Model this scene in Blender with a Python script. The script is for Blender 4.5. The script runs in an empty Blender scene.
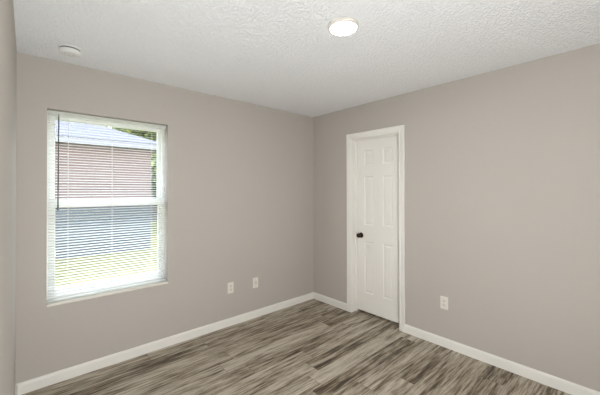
import bpy, bmesh, math, random
from mathutils import Vector, Matrix, noise

S = bpy.context.scene
COL = S.collection
# ------------------------------------------------------------------ camera
FPX, CX, CY = 306.67, 301.13, 188.94
PIT, ROL, YAW = 0.0064, -0.0021, 0.7305
cam_d = bpy.data.cameras.new('camera')
cam = bpy.data.objects.new('camera', cam_d)
COL.objects.link(cam)
cam_d.sensor_width = 36.0
cam_d.lens = FPX / 600 * 36.0
cam_d.shift_x = -(CX - 300) / 600
cam_d.shift_y = -(197.5 - CY) / 600
cam_d.clip_start = 0.01
F = Vector((math.sin(YAW) * math.cos(PIT), math.cos(YAW) * math.cos(PIT), math.sin(PIT)))
R0 = Vector((math.cos(YAW), -math.sin(YAW), 0))
U0 = R0.cross(F)
RR = R0 * math.cos(ROL) + U0 * math.sin(ROL)
UU = -R0 * math.sin(ROL) + U0 * math.cos(ROL)
cam.matrix_world = Matrix(((RR.x, UU.x, -F.x, -2.8867), (RR.y, UU.y, -F.y, -2.9729),
                           (RR.z, UU.z, -F.z, 1.4447), (0, 0, 0, 1)))
S.camera = cam
# ------------------------------------------------------------------ world, sun, exposure
SKY, SUN, LED, FILL = 8.0, 3.3, 120.0, 62.0
w = bpy.data.worlds.new('sky'); S.world = w
w.use_nodes = True
wn = w.node_tree; wn.nodes.clear()
wo = wn.nodes.new('ShaderNodeOutputWorld'); wb = wn.nodes.new('ShaderNodeBackground')
tc = wn.nodes.new('ShaderNodeTexCoord'); sx = wn.nodes.new('ShaderNodeSeparateXYZ')
rp = wn.nodes.new('ShaderNodeValToRGB')
rp.color_ramp.elements[0].position = 0.0; rp.color_ramp.elements[0].color = (0.84, 0.88, 0.91, 1)
rp.color_ramp.elements[1].position = 0.7; rp.color_ramp.elements[1].color = (0.48, 0.61, 0.82, 1)
wn.links.new(tc.outputs['Generated'], sx.inputs[0]); wn.links.new(sx.outputs['Z'], rp.inputs[0])
wn.links.new(rp.outputs[0], wb.inputs[0]); wb.inputs[1].default_value = SKY
wn.links.new(wb.outputs[0], wo.inputs[0])

sd = bpy.data.lights.new('sun', 'SUN'); sd.energy = SUN; sd.angle = 0.01; sd.color = (1.0, 0.95, 0.86)
so = bpy.data.objects.new('sun', sd); COL.objects.link(so)
so.rotation_euler = Vector((-0.10, -0.55, -0.83)).to_track_quat('-Z', 'Y').to_euler()

# soft fill light added unseen behind the camera, aimed up to brighten the room
fd = bpy.data.lights.new('fill_light', 'AREA'); fd.shape = 'RECTANGLE'; fd.size = 0.36; fd.size_y = 0.36
fd.energy = FILL; fd.color = (0.93, 0.97, 1.0)
fo = bpy.data.objects.new('fill_light', fd); COL.objects.link(fo)
fo.location = (-2.72, -3.36, 0.5)
fo.rotation_euler = Vector((0.26, 0.62, 0.72)).to_track_quat('-Z', 'Y').to_euler()

S.view_settings.view_transform = 'Standard'
S.view_settings.look = 'None'
S.view_settings.exposure = 0.0
S.view_settings.gamma = 1.0
S.view_settings.use_curve_mapping = False

# ------------------------------------------------------------------ materials
def srgb(r, g, b):
    f = lambda c: ((c / 255) / 12.92) if c / 255 <= 0.04045 else (((c / 255) + 0.055) / 1.055) ** 2.4
    return (f(r), f(g), f(b), 1)

def mat(name, col, rough=0.6, metal=0.0, bump=None, var=0.0, spec=0.5, trans=0.0):
    m = bpy.data.materials.new(name); m.use_nodes = True
    n = m.node_tree; b = n.nodes['Principled BSDF']
    b.inputs['Base Color'].default_value = col
    b.inputs['Roughness'].default_value = rough
    b.inputs['Metallic'].default_value = metal
    b.inputs['Specular IOR Level'].default_value = spec
    t = n.nodes.new('ShaderNodeTexCoord')
    if bump:
        scale, dist, strength = bump
        nz = n.nodes.new('ShaderNodeTexNoise'); nz.inputs['Scale'].default_value = scale
        nz.inputs['Detail'].default_value = 3
        bp = n.nodes.new('ShaderNodeBump'); bp.inputs['Distance'].default_value = dist
        bp.inputs['Strength'].default_value = strength
        n.links.new(t.outputs['Object'], nz.inputs['Vector'])
        n.links.new(nz.outputs[0], bp.inputs['Height']); n.links.new(bp.outputs[0], b.inputs['Normal'])
    if var:
        nz = n.nodes.new('ShaderNodeTexNoise'); nz.inputs['Scale'].default_value = 2.5
        mx = n.nodes.new('ShaderNodeMix'); mx.data_type = 'RGBA'
        mx.inputs[6].default_value = tuple(c * (1 - var) for c in col[:3]) + (1,)
        mx.inputs[7].default_value = tuple(min(1, c * (1 + var)) for c in col[:3]) + (1,)
        n.links.new(t.outputs['Object'], nz.inputs['Vector'])
        n.links.new(nz.outputs[0], mx.inputs[0]); n.links.new(mx.outputs[2], b.inputs['Base Color'])
    return m

M = {}
M['wall'] = mat('greige wall paint', srgb(190, 183, 175), 0.75, bump=(90, 0.002, 0.25), var=0.015, spec=0.3)
M['trim'] = mat('semi gloss white trim', srgb(240, 237, 230), 0.35)
M['door'] = mat('white door paint', srgb(242, 239, 232), 0.4)
M['vinyl'] = mat('white vinyl', srgb(238, 238, 234), 0.35)
M['sill'] = mat('white sill', srgb(228, 222, 212), 0.35)
M['plate'] = mat('white plastic plate', srgb(232, 227, 217), 0.35)
M['socket'] = mat('socket face', srgb(224, 218, 208), 0.35)
M['slot'] = mat('dark slot', srgb(60, 56, 52), 0.6)
M['screw'] = mat('painted screw', srgb(205, 200, 190), 0.35, 0.3)
M['brass'] = mat('coax metal', srgb(150, 140, 120), 0.35, 0.9)
M['bronze'] = mat('oil rubbed bronze', srgb(70, 58, 48), 0.28, 0.9)
M['steel'] = mat('satin steel', srgb(170, 165, 155), 0.35, 0.9)
M['wand'] = mat('backlit wand grey', srgb(84, 88, 88), 0.3)  # clear wand; its dark look against the daylight is put into the colour
M['cord'] = mat('white cord', srgb(240, 240, 236), 0.8)
M['fixture'] = mat('white fixture', srgb(226, 220, 210), 0.4)
M['smoke'] = mat('smoke alarm plastic', srgb(232, 231, 226), 0.4)
M['smoke_vent_shade'] = mat('smoke alarm vent shade', srgb(120, 118, 114), 0.6)  # vent colour, its grey also painting the shade on the alarm base
M['led_red'] = mat('indicator lens', srgb(120, 110, 104), 0.3)
M['siding'] = mat('tan lap siding', srgb(114, 96, 89), 0.8, var=0.05)
M['siding_blue'] = mat('blue grey lap siding', srgb(78, 83, 90), 0.8, var=0.04)
M['fascia'] = mat('grey fascia', srgb(132, 130, 134), 0.6)
M['bark'] = mat('bark', srgb(92, 76, 62), 0.9, bump=(20, 0.02, 0.6))
M['fence'] = mat('weathered boards', srgb(104, 98, 104), 0.9, bump=(14, 0.01, 0.5), var=0.15)
M['concrete'] = mat('concrete', srgb(150, 147, 140), 0.9, var=0.06)
M['stucco'] = mat('outer stucco', srgb(190, 184, 172), 0.9, bump=(60, 0.004, 0.5))

def ceiling_mat():
    m = bpy.data.materials.new('knockdown ceiling'); m.use_nodes = True
    n = m.node_tree; b = n.nodes['Principled BSDF']
    b.inputs['Base Color'].default_value = srgb(246, 246, 245)
    b.inputs['Roughness'].default_value = 0.9; b.inputs['Specular IOR Level'].default_value = 0.2
    t = n.nodes.new('ShaderNodeTexCoord')
    a = n.nodes.new('ShaderNodeTexNoise'); a.inputs['Scale'].default_value = 65; a.inputs['Detail'].default_value = 4
    r = n.nodes.new('ShaderNodeValToRGB')
    r.color_ramp.elements[0].position = 0.42; r.color_ramp.elements[1].position = 0.58
    bp = n.nodes.new('ShaderNodeBump'); bp.inputs['Distance'].default_value = 0.006; bp.inputs['Strength'].default_value = 0.85
    n.links.new(t.outputs['Object'], a.inputs['Vector']); n.links.new(a.outputs[0], r.inputs[0])
    n.links.new(r.outputs[0], bp.inputs['Height']); n.links.new(bp.outputs[0], b.inputs['Normal'])
    return m
M['ceiling'] = ceiling_mat()

def floor_mat():
    m = bpy.data.materials.new('weathered vinyl plank'); m.use_nodes = True
    n = m.node_tree; N = n.nodes; L = n.links; b = N['Principled BSDF']
    def math_(op, a, c=None, d=None):
        q = N.new('ShaderNodeMath'); q.operation = op
        for i, v in enumerate((a, c, d)):
            if v is None: continue
            if isinstance(v, (int, float)): q.inputs[i].default_value = v
            else: L.new(v, q.inputs[i])
        return q.outputs[0]
    t = N.new('ShaderNodeTexCoord'); s = N.new('ShaderNodeSeparateXYZ'); L.new(t.outputs['Object'], s.inputs[0])
    X, Y = s.outputs['X'], s.outputs['Y']
    W, LEN = 0.152, 1.22
    yr = math_('DIVIDE', Y, W); row = math_('FLOOR', yr)
    wn1 = N.new('ShaderNodeTexWhiteNoise'); wn1.noise_dimensions = '1D'; L.new(row, wn1.inputs['W'])
    xr = math_('DIVIDE', math_('ADD', X, math_('MULTIPLY', wn1.outputs['Value'], 5.3)), LEN)
    cell = math_('FLOOR', xr)
    c = N.new('ShaderNodeCombineXYZ'); L.new(cell, c.inputs[0]); L.new(row, c.inputs[1])
    wn2 = N.new('ShaderNodeTexWhiteNoise'); wn2.noise_dimensions = '2D'; L.new(c.outputs[0], wn2.inputs['Vector'])
    pid = wn2.outputs['Value']
    # grain coordinates: stretched along the plank, shifted per plank
    g = N.new('ShaderNodeCombineXYZ')
    L.new(math_('ADD', math_('MULTIPLY', X, 0.85), math_('MULTIPLY', pid, 37)), g.inputs[0])
    L.new(math_('MULTIPLY', Y, 9.5), g.inputs[1]); L.new(math_('MULTIPLY', pid, 19), g.inputs[2])
    n1 = N.new('ShaderNodeTexNoise'); n1.inputs['Scale'].default_value = 2.2; n1.inputs['Detail'].default_value = 8
    n1.inputs['Roughness'].default_value = 0.74; n1.inputs['Distortion'].default_value = 0.15
    L.new(g.outputs[0], n1.inputs['Vector'])
    g2 = N.new('ShaderNodeCombineXYZ')
    L.new(math_('ADD', math_('MULTIPLY', X, 3.5), math_('MULTIPLY', pid, 11)), g2.inputs[0])
    L.new(math_('MULTIPLY', Y, 55.0), g2.inputs[1]); L.new(math_('MULTIPLY', pid, 7), g2.inputs[2])
    n2 = N.new('ShaderNodeTexNoise'); n2.inputs['Scale'].default_value = 1.5; n2.inputs['Detail'].default_value = 8
    L.new(g2.outputs[0], n2.inputs['Vector'])
    v = math_('ADD', math_('MULTIPLY', n1.outputs[0], 0.82), math_('MULTIPLY', n2.outputs[0], 0.40))
    v = math_('ADD', v, math_('MULTIPLY', math_('SUBTRACT', pid, 0.5), 0.12))
    r = N.new('ShaderNodeValToRGB'); e = r.color_ramp.elements
    e[0].position = 0.47; e[0].color = srgb(62, 51, 38)
    e[1].position = 0.72; e[1].color = srgb(202, 193, 178)
    k = e.new(0.535); k.color = srgb(113, 99, 80)
    k = e.new(0.60); k.color = srgb(158, 146, 127)
    L.new(v, r.inputs[0])
    # joints
    fy = math_('FRACT', yr); fx = math_('FRACT', xr)
    ey = math_('MINIMUM', fy, math_('SUBTRACT', 1.0, fy)); ex = math_('MINIMUM', fx, math_('SUBTRACT', 1.0, fx))
    j = math_('MAXIMUM', math_('LESS_THAN', ey, 0.010), math_('LESS_THAN', ex, 0.0014))
    mx = N.new('ShaderNodeMix'); mx.data_type = 'RGBA'
    L.new(math_('MULTIPLY', j, 0.55), mx.inputs[0]); L.new(r.outputs[0], mx.inputs[6]); mx.inputs[7].default_value = srgb(58, 48, 38)
    L.new(mx.outputs[2], b.inputs['Base Color'])
    b.inputs['Roughness'].default_value = 0.42; b.inputs['Specular IOR Level'].default_value = 0.4
    bp = N.new('ShaderNodeBump'); bp.inputs['Distance'].default_value = 0.001; bp.inputs['Strength'].default_value = 0.4
    L.new(math_('SUBTRACT', n2.outputs[0], j), bp.inputs['Height']); L.new(bp.outputs[0], b.inputs['Normal'])
    return m
M['floor'] = floor_mat()

def glass_mat():
    m = bpy.data.materials.new('window glass'); m.use_nodes = True
    n = m.node_tree; n.nodes.clear()
    o = n.nodes.new('ShaderNodeOutputMaterial'); mx = n.nodes.new('ShaderNodeMixShader')
    a = n.nodes.new('ShaderNodeBsdfTransparent'); g = n.nodes.new('ShaderNodeBsdfGlossy')
    a.inputs[0].default_value = (0.96, 0.965, 0.965, 1); g.inputs['Roughness'].default_value = 0.02
    fr = n.nodes.new('ShaderNodeFresnel'); fr.inputs[0].default_value = 1.45
    ge = n.nodes.new('ShaderNodeNewGeometry'); iv = n.nodes.new('ShaderNodeMath'); iv.operation = 'SUBTRACT'; iv.inputs[0].default_value = 1.0
    ml = n.nodes.new('ShaderNodeMath'); ml.operation = 'MULTIPLY'
    n.links.new(ge.outputs['Backfacing'], iv.inputs[1]); n.links.new(fr.outputs[0], ml.inputs[0]); n.links.new(iv.outputs[0], ml.inputs[1])
    n.links.new(ml.outputs[0], mx.inputs[0]); n.links.new(a.outputs[0], mx.inputs[1]); n.links.new(g.outputs[0], mx.inputs[2])
    n.links.new(mx.outputs[0], o.inputs[0])
    return m
M['glass'] = glass_mat()

def slat_mat():
    m = bpy.data.materials.new('white vinyl slat'); m.use_nodes = True
    n = m.node_tree; b = n.nodes['Principled BSDF']
    b.inputs['Base Color'].default_value = srgb(236, 238, 234); b.inputs['Roughness'].default_value = 0.45
    tr = n.nodes.new('ShaderNodeBsdfTranslucent'); tr.inputs[0].default_value = (0.95, 0.96, 0.94, 1)
    mx = n.nodes.new('ShaderNodeMixShader'); mx.inputs[0].default_value = 0.42
    o = n.nodes['Material Output']
    n.links.new(b.outputs[0], mx.inputs[1]); n.links.new(tr.outputs[0], mx.inputs[2]); n.links.new(mx.outputs[0], o.inputs[0])
    return m
M['slat'] = slat_mat()

def led_mat():
    m = bpy.data.materials.new('lit diffuser'); m.use_nodes = True
    b = m.node_tree.nodes['Principled BSDF']
    b.inputs['Base Color'].default_value = (0.9, 0.9, 0.88, 1)
    b.inputs['Emission Color'].default_value = (1.0, 0.985, 0.965, 1); b.inputs['Emission Strength'].default_value = LED
    return m
M['led'] = led_mat()

def grass_mat():
    m = mat('mown grass', srgb(120, 128, 70), 0.9)
    n = m.node_tree; b = n.nodes['Principled BSDF']; t = n.nodes.new('ShaderNodeTexCoord')
    nz = n.nodes.new('ShaderNodeTexNoise'); nz.inputs['Scale'].default_value = 9; nz.inputs['Detail'].default_value = 8
    r = n.nodes.new('ShaderNodeValToRGB')
    r.color_ramp.elements[0].position = 0.35; r.color_ramp.elements[0].color = srgb(88, 88, 32)
    r.color_ramp.elements[1].position = 0.66; r.color_ramp.elements[1].color = srgb(150, 140, 66)
    n.links.new(t.outputs['Object'], nz.inputs['Vector']); n.links.new(nz.outputs[0], r.inputs[0]); n.links.new(r.outputs[0], b.inputs['Base Color'])
    return m
M['grass'] = grass_mat()

def shingle_mat():
    m = mat('blue grey shingles', srgb(104, 118, 140), 0.9)
    n = m.node_tree; b = n.nodes['Principled BSDF']; t = n.nodes.new('ShaderNodeTexCoord')
    br = n.nodes.new('ShaderNodeTexBrick'); br.inputs['Scale'].default_value = 3.0
    br.inputs['Color1'].default_value = srgb(106, 104, 108); br.inputs['Color2'].default_value = srgb(124, 120, 124)
    br.inputs['Mortar'].default_value = srgb(74, 72, 78); br.inputs['Mortar Size'].default_value = 0.01
    n.links.new(t.outputs['Object'], br.inputs['Vector']); n.links.new(br.outputs[0], b.inputs['Base Color'])
    return m
M['shingle'] = shingle_mat(); M['shingle'].node_tree.nodes['Principled BSDF'].inputs['Specular IOR Level'].default_value = 0.1

def leaf_mat():
    m = mat('leaves', srgb(96, 118, 62), 0.7)
    n = m.node_tree; b = n.nodes['Principled BSDF']; t = n.nodes.new('ShaderNodeTexCoord')
    nz = n.nodes.new('ShaderNodeTexNoise'); nz.inputs['Scale'].default_value = 3
    r = n.nodes.new('ShaderNodeValToRGB')
    r.color_ramp.elements[0].position = 0.35; r.color_ramp.elements[0].color = srgb(66, 80, 34)
    r.color_ramp.elements[1].position = 0.65; r.color_ramp.elements[1].color = srgb(140, 146, 74)
    n.links.new(t.outputs['Object'], nz.inputs['Vector']); n.links.new(nz.outputs[0], r.inputs[0]); n.links.new(r.outputs[0], b.inputs['Base Color'])
    return m
M['leaf'] = leaf_mat()

# ------------------------------------------------------------------ mesh helpers
def link(name, bm, m, parent=None, smooth=False, kind=None):
    bmesh.ops.recalc_face_normals(bm, faces=bm.faces)
    me = bpy.data.meshes.new(name); bm.to_mesh(me); bm.free()
    me.materials.append(m)
    if smooth:
        for p in me.polygons: p.use_smooth = True
    o = bpy.data.objects.new(name, me); COL.objects.link(o)
    if parent: o.parent = parent
    if kind: o['kind'] = kind
    return o

def box(bm, x0, x1, y0, y1, z0, z1, bev=0.0):
    r = bmesh.ops.create_cube(bm, size=1)
    for v in r['verts']:
        v.co = Vector(((x0 + x1) / 2 + v.co.x * (x1 - x0), (y0 + y1) / 2 + v.co.y * (y1 - y0), (z0 + z1) / 2 + v.co.z * (z1 - z0)))
    if bev:
        es = list({e for v in r['verts'] for e in v.link_edges})
        bmesh.ops.bevel(bm, geom=es, offset=bev, segments=2, profile=0.6, affect='EDGES')

def prism(bm, prof, a, b, fn):
    """extrude closed profile (u,v) from a to b; fn(u,v,t)->xyz"""
    A = [bm.verts.new(fn(u, v, a)) for u, v in prof]; B = [bm.verts.new(fn(u, v, b)) for u, v in prof]
    k = len(prof)
    for i in range(k): bm.faces.new((A[i], A[(i + 1) % k], B[(i + 1) % k], B[i]))
    bm.faces.new(A); bm.faces.new(B[::-1])

def lathe(bm, prof, n=48, mtx=Matrix()):
    """revolve (r,z) about z; r==0 ends close to a point"""
    rings = []
    for r, z in prof:
        if r < 1e-6: rings.append([bm.verts.new(mtx @ Vector((0, 0, z)))])
        else: rings.append([bm.verts.new(mtx @ Vector((r * math.cos(2 * math.pi * i / n), r * math.sin(2 * math.pi * i / n), z))) for i in range(n)])
    for a, b in zip(rings, rings[1:]):
        for i in range(n):
            j = (i + 1) % n
            if len(a) == 1 and len(b) == 1: continue
            if len(a) == 1: bm.faces.new((a[0], b[i], b[j]))
            elif len(b) == 1: bm.faces.new((a[i], a[j], b[0]))
            else: bm.faces.new((a[i], a[j], b[j], b[i]))

def cyl(bm, p0, p1, r, n=12):
    p0, p1 = Vector(p0), Vector(p1); d = p1 - p0
    q = d.to_track_quat('Z', 'Y').to_matrix().to_4x4()
    lathe(bm, [(0, 0), (r, 0), (r, d.length), (0, d.length)], n, Matrix.Translation(p0) @ q)

def empty(name, loc, label=None, cat=None, group=None, rot=(0, 0, 0), kind=None):
    o = bpy.data.objects.new(name, None); COL.objects.link(o); o.location = loc; o.rotation_euler = rot
    o.empty_display_size = 0.1
    if label: o['label'] = label
    if cat: o['category'] = cat
    if group: o['group'] = group
    if kind: o['kind'] = kind
    return o

# ------------------------------------------------------------------ room shell
L_, D_, H = 2.941, 3.56, 2.44
WX0, WX1, WZ0, WZ1 = -2.773, -1.899, 0.583, 2.068       # window opening
DY0, DY1, DZ1 = -0.655, -1.272, 2.052                      # door opening between jambs
WT, PT = 0.17, 0.135                                       # outer wall, partition

bm = bmesh.new(); box(bm, -L_ - 0.15, 1.0, -D_ - 0.15, WT, -0.12, 0.0); link('floor', bm, M['floor'], kind='structure')
bm = bmesh.new(); box(bm, -L_ - 0.15, 1.0, -D_ - 0.15, WT, H, H + 0.15); link('ceiling', bm, M['ceiling'], kind='structure')

bm = bmesh.new()                                           # window wall
box(bm, -L_, WX0, 0, WT, 0, H); box(bm, WX1, 0, 0, WT, 0, H)
box(bm, WX0, WX1, 0, WT, WZ1, H); box(bm, WX0, WX1, 0, WT, 0, WZ0 - 0.0)
bmesh.ops.remove_doubles(bm, verts=bm.verts, dist=1e-5)
link('wall_back', bm, M['wall'], kind='structure')
bm = bmesh.new()                                           # door wall
JT = 0.018
box(bm, 0, PT, DY0 + JT, WT, 0, H); box(bm, 0, PT, -D_ - 0.15, DY1 - JT, 0, H); box(bm, 0, PT, DY1 - JT, DY0 + JT, DZ1 + JT, H)
link('wall_right', bm, M['wall'], kind='structure')
bm = bmesh.new(); box(bm, -L_ - 0.15, -L_, -D_ - 0.15, WT, 0, H); link('wall_left', bm, M['wall'], kind='structure')
bm = bmesh.new(); box(bm, -L_, 0, -D_ - 0.15, -D_, 0, H); link('wall_front', bm, M['wall'], kind='structure')
bm = bmesh.new()                                           # closet behind the door
box(bm, 0.90, 1.0, -D_ - 0.15, WT, 0, H); box(bm, PT, 0.90, -0.45, -0.35, 0, H); box(bm, PT, 0.90, -1.6, -1.5, 0, H)
link('wall_closet', bm, M['wall'], kind='structure')

# baseboards: (depth, height) profile with eased top
BP = [(0, 0), (0.013, 0), (0.013, 0.064), (0.0115, 0.073), (0.007, 0.081), (0.003, 0.083), (0, 0.083)]
bm = bmesh.new(); prism(bm, BP, -L_ + 0.0, 0.0, lambda u, v, t: (t, -u, v)); link('baseboard_back', bm, M['trim'], kind='structure')
CW = 0.064                                                  # casing width
bm = bmesh.new()
prism(bm, BP, -0.013, DY0 + 0.005 + CW, lambda u, v, t: (-u, t, v)); prism(bm, BP, DY1 - 0.005 - CW, -D_, lambda u, v, t: (-u, t, v))
link('baseboard_right', bm, M['trim'], kind='structure')
bm = bmesh.new(); prism(bm, BP, -0.013, -D_, lambda u, v, t: (-L_ + u, t, v)); link('baseboard_left', bm, M['trim'], kind='structure')
bm = bmesh.new(); prism(bm, BP, -L_ + 0.013, -0.013, lambda u, v, t: (t, -D_ + u, v)); link('baseboard_front', bm, M['trim'], kind='structure')

# ------------------------------------------------------------------ door
SX = 0.095                                                  # room-side face of the slab
door = empty('door_1', (0, 0, 0), kind='structure')
# jamb (side and head boards with stop)
bm = bmesh.new()
box(bm, -0.001, PT, DY0, DY0 + JT, 0, DZ1 + JT); box(bm, -0.001, PT, DY1 - JT, DY1, 0, DZ1 + JT); box(bm, -0.001, PT, DY1, DY0, DZ1, DZ1 + JT)
link('jamb', bm, M['trim'], door)
bm = bmesh.new()
ST = 0.011
box(bm, SX - 0.034, SX - 0.002, DY0 - ST, DY0, 0, DZ1, 0.001); box(bm, SX - 0.034, SX - 0.002, DY1, DY1 + ST, 0, DZ1, 0.001)
box(bm, SX - 0.034, SX - 0.002, DY1, DY0, DZ1 - ST, DZ1, 0.001)
link('door_stop', bm, M['trim'], door)
# mitred casing: profile (across width, thickness)
CP = [(0, 0), (0, 0.008), (0.004, 0.011), (0.014, 0.0125), (0.018, 0.010), (0.030, 0.0125), (0.046, 0.016), (0.058, 0.017), (CW, 0.015), (CW, 0)]
bm = bmesh.new()
yl, yr, zt = DY0 + 0.005, DY1 - 0.005, DZ1 + 0.005
rings = []
for k in range(4):
    ring = []
    for u, v in CP:
        y, z = ((yl + u, 0), (yl + u, zt + u), (yr - u, zt + u), (yr - u, 0))[k]
        ring.append(bm.verts.new((-v, y, z)))
    rings.append(ring)
for a, b in zip(rings, rings[1:]):
    for i in range(len(CP)): bm.faces.new((a[i], a[(i + 1) % len(CP)], b[(i + 1) % len(CP)], b[i]))
bm.faces.new(rings[0]); bm.faces.new(rings[-1])
link('casing', bm, M['trim'], door)
# slab with six raised panels
y0, y1 = DY0 - 0.003, DY1 + 0.003                           # left and right edges in view
cols = [y0, -0.768, -0.893, -1.020, -1.145, y1]
rows = [0.021, 0.242, 0.847, 1.042, 1.613, 1.745, 1.920, 2.046]
bm = bmesh.new()
V = [[bm.verts.new((SX, c, r)) for r in rows] for c in cols]
panels = []
for i in range(len(cols) - 1):
    for j in range(len(rows) - 1):
        f = bm.faces.new((V[i][j], V[i + 1][j], V[i + 1][j + 1], V[i][j + 1]))
        if i in (1, 3) and j in (1, 3, 5): panels.append(f)
bmesh.ops.recalc_face_normals(bm, faces=bm.faces)
if bm.faces[0].normal.x > 0:
    for f in bm.faces: f.normal_flip()
edge = [e for e in bm.edges if e.is_boundary]
ex = bmesh.ops.extrude_edge_only(bm, edges=edge)
vs = [g for g in ex['geom'] if isinstance(g, bmesh.types.BMVert)]
for v in vs: v.co.x += 0.035
bmesh.ops.contextual_create(bm, geom=[g for g in ex['geom'] if isinstance(g, bmesh.types.BMEdge) and g.is_boundary])
for f in panels:
    bmesh.ops.inset_individual(bm, faces=[f], thickness=0.004, depth=-0.005, use_even_offset=True)
    bmesh.ops.inset_individual(bm, faces=[f], thickness=0.005, depth=-0.003, use_even_offset=True)
    bmesh.ops.inset_individual(bm, faces=[f], thickness=0.008, depth=0.0, use_even_offset=True)
    bmesh.ops.inset_individual(bm, faces=[f], thickness=0.016, depth=0.005, use_even_offset=True)
slab = link('door_slab', bm, M['door'], door)
# knob
ky, kz = y0 - 0.060, 0.915
mk = Matrix.Translation((SX, ky, kz)) @ Matrix.Rotation(-math.pi / 2, 4, 'Y')
bm = bmesh.new(); lathe(bm, [(0, 0), (0.032, 0), (0.032, 0.003), (0.028, 0.007), (0.014, 0.010), (0, 0.010)], 32, mk)
kn = link('knob', bm, M['bronze'], door, True)
kn.name = 'knob'
bm = bmesh.new(); lathe(bm, [(0, 0.009), (0.011, 0.009), (0.010, 0.026), (0.015, 0.032), (0.024, 0.038), (0.0275, 0.048), (0.026, 0.057), (0.018, 0.063), (0, 0.065)], 32, mk)
link('knob_grip', bm, M['bronze'], kn, True)
for hz in (0.18, 1.02, 1.85):
    bm = bmesh.new()
    cyl(bm, (SX + 0.038, y1 - 0.001, hz - 0.045), (SX + 0.038, y1 - 0.001, hz + 0.045), 0.005)
    link('hinge', bm, M['steel'], door, True)

# ------------------------------------------------------------------ window
win = empty('window_1', (0, 0, 0), kind='structure')
def frame(bm, x0, x1, y0, y1, z0, z1, wl, wr, wb_, wt, bev=0.002):
    box(bm, x0, x0 + wl, y0, y1, z0, z1, bev); box(bm, x1 - wr, x1, y0, y1, z0, z1, bev)
    box(bm, x0 + wl, x1 - wr, y0, y1, z0, z0 + wb_, bev); box(bm, x0 + wl, x1 - wr, y0, y1, z1 - wt, z1, bev)
ZB = 0.601                                                  # top of the sill board
bm = bmesh.new(); frame(bm, WX0, WX1, 0.092, 0.165, ZB, WZ1, 0.024, 0.024, 0.036, 0.024); link('window_frame', bm, M['vinyl'], win)
fx0, fx1, fz0, fz1 = WX0 + 0.024, WX1 - 0.024, ZB + 0.036, WZ1 - 0.024
bm = bmesh.new(); frame(bm, fx0, fx1, 0.132, 0.158, 1.325, fz1, 0.030, 0.030, 0.045, 0.032)
up = link('upper_sash', bm, M['vinyl'], win)
bm = bmesh.new(); box(bm, fx0 + 0.03, fx1 - 0.03, 0.143, 0.147, 1.37, fz1 - 0.032); link('glass_pane', bm, M['glass'], up)
bm = bmesh.new(); frame(bm, fx0, fx1, 0.100, 0.128, fz0, 1.378, 0.032, 0.032, 0.042, 0.062)
lo = link('lower_sash', bm, M['vinyl'], win)
bm = bmesh.new(); box(bm, fx0 + 0.032, fx1 - 0.032, 0.112, 0.116, fz0 + 0.042, 1.316); link('glass_pane', bm, M['glass'], lo)
bm = bmesh.new(); box(bm, -2.36, -2.31, 0.092, 0.112, 1.378, 1.388, 0.003); link('sash_lock', bm, M['vinyl'], lo)
bm = bmesh.new(); box(bm, WX0, WX1, -0.010, 0.092, WZ0, ZB, 0.003); link('window_sill', bm, M['sill'], win)

# ------------------------------------------------------------------ blind
BY = 0.050
bx0, bx1 = WX0 + 0.006, WX1 - 0.006
bl = empty('window_blind', ((bx0 + bx1) / 2, BY, ZB), 'white horizontal mini blind lowered over the window, slats tilted half open', 'blind')
bl_inv = Matrix.Translation(-Vector(bl.location))
def bpart(name, bm, m, parent=bl, smooth=False):
    bmesh.ops.transform(bm, matrix=bl_inv, verts=bm.verts)
    return link(name, bm, m, parent, smooth)
bm = bmesh.new()
prism(bm, [(-0.013, 0.0), (0.013, 0.0), (0.013, 0.025), (0.011, 0.027), (-0.011, 0.027), (-0.013, 0.025)], bx0, bx1, lambda u, v, t: (t, BY + u, 2.036 + v))
bpart('headrail', bm, M['slat'])
bm = bmesh.new()
P = 0.0212; zz = 2.022; tilt = math.radians(13); nseg = 5; zb = ZB + 0.016
while zz > zb + 0.018:
    A = []; B = []
    for i in range(nseg + 1):
        s = -1 + 2 * i / nseg
        u = 0.0125 * s; h = 0.0017 * (1 - s * s)
        yy = BY + u * math.cos(tilt) - h * math.sin(tilt); z2 = zz + u * math.sin(tilt) + h * math.cos(tilt)
        A.append(bm.verts.new((bx0 + 0.002, yy, z2))); B.append(bm.verts.new((bx1 - 0.002, yy, z2)))
    for i in range(nseg): bm.faces.new((A[i], A[i + 1], B[i + 1], B[i]))
    zz -= P
bpart('slats', bm, M['slat'], smooth=True)
bm = bmesh.new(); box(bm, bx0 + 0.002, bx1 - 0.002, BY - 0.012, BY + 0.012, ZB + 0.002, ZB + 0.014, 0.003); bpart('bottom_rail', bm, M['slat'])
for cx_ in (-2.642, -2.342, -2.028):
    bm = bmesh.new()
    for yy in (BY - 0.0135, BY + 0.0135): cyl(bm, (cx_, yy, ZB + 0.01), (cx_, yy, 2.04), 0.0008, 6)
    bpart('ladder_cord', bm, M['cord'])
bm = bmesh.new(); cyl(bm, (-2.706, BY - 0.022, 1.315), (-2.702, BY - 0.020, 2.02), 0.0042, 8)
cyl(bm, (-2.706, BY - 0.022, 1.300), (-2.706, BY - 0.022, 1.34), 0.0055, 8)
wd = bpart('tilt_wand', bm, M['wand'], smooth=True)
bm = bmesh.new(); cyl(bm, (-2.702, BY - 0.020, 2.015), (-2.702, BY - 0.013, 2.045), 0.002, 8); bpart('wand_hook', bm, M['wand'], wd)

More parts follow.
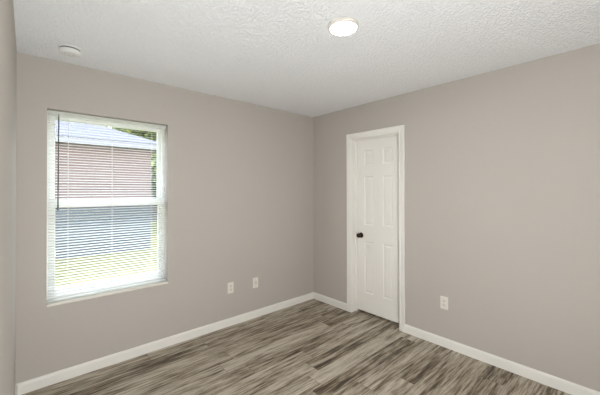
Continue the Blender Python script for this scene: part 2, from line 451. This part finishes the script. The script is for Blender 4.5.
# ------------------------------------------------------------------ ceiling light
lt = empty('ceiling_light', (-1.47, -1.775, H), 'round white flush disc light glowing on the ceiling', 'ceiling light')
bm = bmesh.new(); lathe(bm, [(0, 0), (0.090, 0), (0.091, -0.003), (0.091, -0.016), (0.088, -0.020), (0.081, -0.0225), (0.0785, -0.0225), (0.0785, -0.018), (0, -0.018)], 64)
link('fixture_rim', bm, M['fixture'], lt, True)
bm = bmesh.new(); lathe(bm, [(0, -0.0185), (0.078, -0.0185), (0.078, -0.0205), (0.070, -0.0215), (0, -0.0215)], 64)
link('diffuser', bm, M['led'], lt)

# ------------------------------------------------------------------ smoke detector
sm = empty('smoke_detector', (-2.664, -0.326, H), 'round white smoke detector on the ceiling above the window', 'smoke detector')
bm = bmesh.new(); lathe(bm, [(0, 0), (0.066, 0), (0.066, -0.009), (0.063, -0.011), (0, -0.011)], 48); link('mounting_base', bm, M['smoke'], sm, True)
bm = bmesh.new(); lathe(bm, [(0, -0.011), (0.058, -0.011), (0.058, -0.021), (0, -0.021)], 48); link('vent_shade_ring', bm, M['smoke_vent_shade'], sm)  # vent gap, enlarged so its grey stands in for the shaded side
bm = bmesh.new(); lathe(bm, [(0, -0.021), (0.061, -0.021), (0.062, -0.024), (0.062, -0.034), (0.058, -0.042), (0.040, -0.046), (0.018, -0.046), (0.016, -0.044), (0, -0.044)], 48)
cv = link('cover', bm, M['smoke'], sm, True)
bm = bmesh.new(); lathe(bm, [(0, 0), (0.012, 0), (0.012, -0.0025), (0.010, -0.0035), (0, -0.0035)], 24, Matrix.Translation((0, 0, -0.0438))); link('test_button', bm, M['smoke'], cv, True)
bm = bmesh.new(); lathe(bm, [(0, 0), (0.003, 0), (0.003, -0.002), (0, -0.002)], 12, Matrix.Translation((-0.028, -0.01, -0.0455))); link('indicator_lamp', bm, M['led_red'], cv)

# ------------------------------------------------------------------ wall plates (local: x across, y out of wall = -y, z up)
def plate(name, loc, rz, label, cat, kind_):
    o = empty(name, loc, label, cat, None, (0, 0, rz))
    bm = bmesh.new()
    prism(bm, [(-0.035, 0), (0.035, 0), (0.035, -0.003), (0.032, -0.0055), (-0.032, -0.0055), (-0.035, -0.003)], -0.0575, 0.0575, lambda u, v, t: (u, v, t))
    bmesh.ops.bevel(bm, geom=[e for e in bm.edges if abs(e.verts[0].co.y - e.verts[1].co.y) > 1e-4], offset=0.002, segments=2, affect='EDGES')
    pl = link('cover_plate', bm, M['plate'], o)
    def screw(z):
        bm = bmesh.new(); lathe(bm, [(0, 0), (0.0033, 0), (0.003, 0.0012), (0, 0.0012)], 12, Matrix.Translation((0, -0.0055, z)) @ Matrix.Rotation(math.pi / 2, 4, 'X'))
        link('screw', bm, M['screw'], pl)
    if kind_ == 'duplex':
        screw(0)
        for s in (-1, 1):
            bm = bmesh.new(); zc = s * 0.0195
            pts = [(0.0165 * math.cos(a), zc + max(-0.0135, min(0.0135, 0.0172 * math.sin(a)))) for a in [2 * math.pi * i / 32 for i in range(32)]]
            prism(bm, pts, -0.005, -0.0075, lambda u, v, t: (u, t, v))
            rc = link('receptacle', bm, M['socket'], pl)
            bm = bmesh.new()
            box(bm, -0.0075, -0.0055, -0.0078, -0.0074, zc - 0.002, zc + 0.007); box(bm, 0.0055, 0.0075, -0.0078, -0.0074, zc - 0.001, zc + 0.006)
            lathe(bm, [(0, 0), (0.0026, 0), (0.0026, 0.0004), (0, 0.0004)], 12, Matrix.Translation((0, -0.0074, zc - 0.007)) @ Matrix.Rotation(math.pi / 2, 4, 'X'))
            link('slots', bm, M['slot'], rc)
    else:
        screw(0.042); screw(-0.042)
        bm = bmesh.new(); box(bm, -0.0165, 0.0165, -0.0068, -0.005, -0.033, 0.033, 0.0006)
        ins = link('insert', bm, M['socket'], pl)
        bm = bmesh.new(); cyl(bm, (0, -0.006, 0.0), (0, -0.016, 0.0), 0.0045, 12); link('coax_jack', bm, M['brass'], ins, True)
    return o
plate('wall_outlet', (-1.247, 0, 0.404), 0, 'white duplex outlet on the window wall, nearer the window of two plates', 'outlet', 'duplex')
plate('cable_plate', (-0.930, 0, 0.395), 0, 'white cable wall plate on the window wall, nearer the room corner than the outlet', 'wall plate', 'coax')
plate('wall_outlet', (0, -1.735, 0.406), math.radians(-90), 'white duplex outlet low on the wall right of the white door', 'outlet', 'duplex')

# ------------------------------------------------------------------ outside
GZ = -0.20
bm = bmesh.new(); box(bm, -30, 30, WT + 0.02, 60, GZ - 0.1, GZ); link('floor_lawn', bm, M['grass'], kind='structure')
nh = empty('neighbour_house', (-6, 11, GZ), 'neighbouring house outside the window, tan upper siding over blue-grey lower siding', 'house')
inv = Matrix.Translation(-Vector(nh.location))
def npart(name, bm, m, parent=nh):
    bmesh.ops.transform(bm, matrix=inv, verts=bm.verts); return link(name, bm, m, parent)
hx0, hx1, hy0, hy1, split, eave = -12.0, -0.22, 6.5, 16.0, 1.04, 2.62
def lap(bm, z0, z1):
    z = z0
    while z < z1 - 1e-3:
        t = min(0.15, z1 - z)
        prism(bm, [(hy0 - 0.018, z), (hy0 - 0.004, z + t), (hy0 + 0.1, z + t), (hy0 + 0.1, z)], hx0, hx1, lambda u, v, t_: (t_, u, v))
        z += 0.15
bm = bmesh.new(); lap(bm, GZ + 0.02, split); npart('lower_siding', bm, M['siding_blue'])
bm = bmesh.new(); lap(bm, split, eave); npart('upper_siding', bm, M['siding'])
bm = bmesh.new(); box(bm, hx0, hx1, hy0 + 0.1, hy1, GZ, eave); npart('wall', bm, M['siding'])
bm = bmesh.new(); ov = 0.35
box(bm, hx0 - ov, hx1 + ov, hy0 - ov, hy1 + ov, eave, eave + 0.14); npart('fascia', bm, M['fascia'])
bm = bmesh.new()
ex0, ex1, ey0, ey1, ez = hx0 - ov - 0.03, hx1 + ov + 0.03, hy0 - ov - 0.03, hy1 + ov + 0.03, eave + 0.14
hw = (ey1 - ey0) / 2; rz_ = ez + hw * 0.42
v = [bm.verts.new(c) for c in ((ex0, ey0, ez), (ex1, ey0, ez), (ex1, ey1, ez), (ex0, ey1, ez), (ex0 + hw, ey0 + hw, rz_), (ex1 - hw, ey0 + hw, rz_))]
for f in ((0, 1, 5, 4), (1, 2, 5), (2, 3, 4, 5), (3, 0, 4), (3, 2, 1, 0)): bm.faces.new([v[i] for i in f])
npart('roof', bm, M['shingle'])

def tree(loc, h, r, seed, label, sq=0.9, name='garden_tree', cat='tree', n=11000):
    rnd = random.Random(seed)
    o = empty(name, loc, label, cat)
    bm = bmesh.new()
    lathe(bm, [(0, 0), (0.17, 0), (0.12, 0.4), (0.09, h * 0.5), (0.04, h * 0.85), (0, h * 0.86)], 10)
    for k in range(6):
        a = rnd.uniform(0, 6.28); z = h * rnd.uniform(0.35, 0.6)
        cyl(bm, (0, 0, z), (math.cos(a) * r * 0.6, math.sin(a) * r * 0.6, z + r * 0.5), 0.035, 6)
    link('trunk', bm, M['bark'], o, True)
    bm = bmesh.new()
    blobs = [(rnd.uniform(-.6, .6) * r, rnd.uniform(-.6, .6) * r, h * 0.68 + rnd.uniform(-.5, .5) * r, r * rnd.uniform(.4, .65)) for _ in range(24)]
    for _ in range(n):
        bx, by, bz, br = rnd.choice(blobs)
        d = Vector((rnd.gauss(0, 1), rnd.gauss(0, 1), rnd.gauss(0, 1))).normalized() * br * rnd.uniform(0.6, 1.05)
        c = Vector((bx, by, bz)) + Vector((d.x, d.y, d.z * sq))
        e1 = Vector((rnd.gauss(0, 1), rnd.gauss(0, 1), rnd.gauss(0, 1))).normalized() * 0.17
        e2 = e1.cross(Vector((rnd.gauss(0, 1), rnd.gauss(0, 1), rnd.gauss(0, 1)))).normalized() * 0.10
        bm.faces.new([bm.verts.new(c + q) for q in (-e1, e2, e1, -e2)])
    link('foliage', bm, M['leaf'], o)
tree((3.5, 18.8, GZ), 7.6, 3.1, 3, 'leafy green tree behind the right end of the neighbouring house, outside the window')
tree((2.3, 11.6, GZ), 3.6, 1.25, 8, 'bushy green shrub in front of the board fence, right of the neighbouring house', name='garden_shrub', cat='shrub', n=5000)
# board fence behind the lawn, right of the neighbouring house
fe = empty('wooden_fence', (6.4, 14.5, GZ), 'weathered grey board fence beyond the lawn, right of the neighbouring house', 'fence')
bm = bmesh.new()
for i in range(84):
    x = -6.0 + i * 0.145
    box(bm, x, x + 0.138, -0.01, 0.01, 0.03, 1.85 + (0.01 if i % 3 else -0.01))
link('board_panel', bm, M['fence'], fe)
for z in (0.3, 0.95, 1.6):
    bm = bmesh.new(); box(bm, -6.0, 6.2, 0.01, 0.05, z - 0.045, z + 0.045); link('rail', bm, M['fence'], fe)
for k in range(6):
    bm = bmesh.new(); box(bm, -6.0 + k * 2.4, -5.91 + k * 2.4, 0.05, 0.14, 0.0, 1.9); link('post', bm, M['fence'], fe)
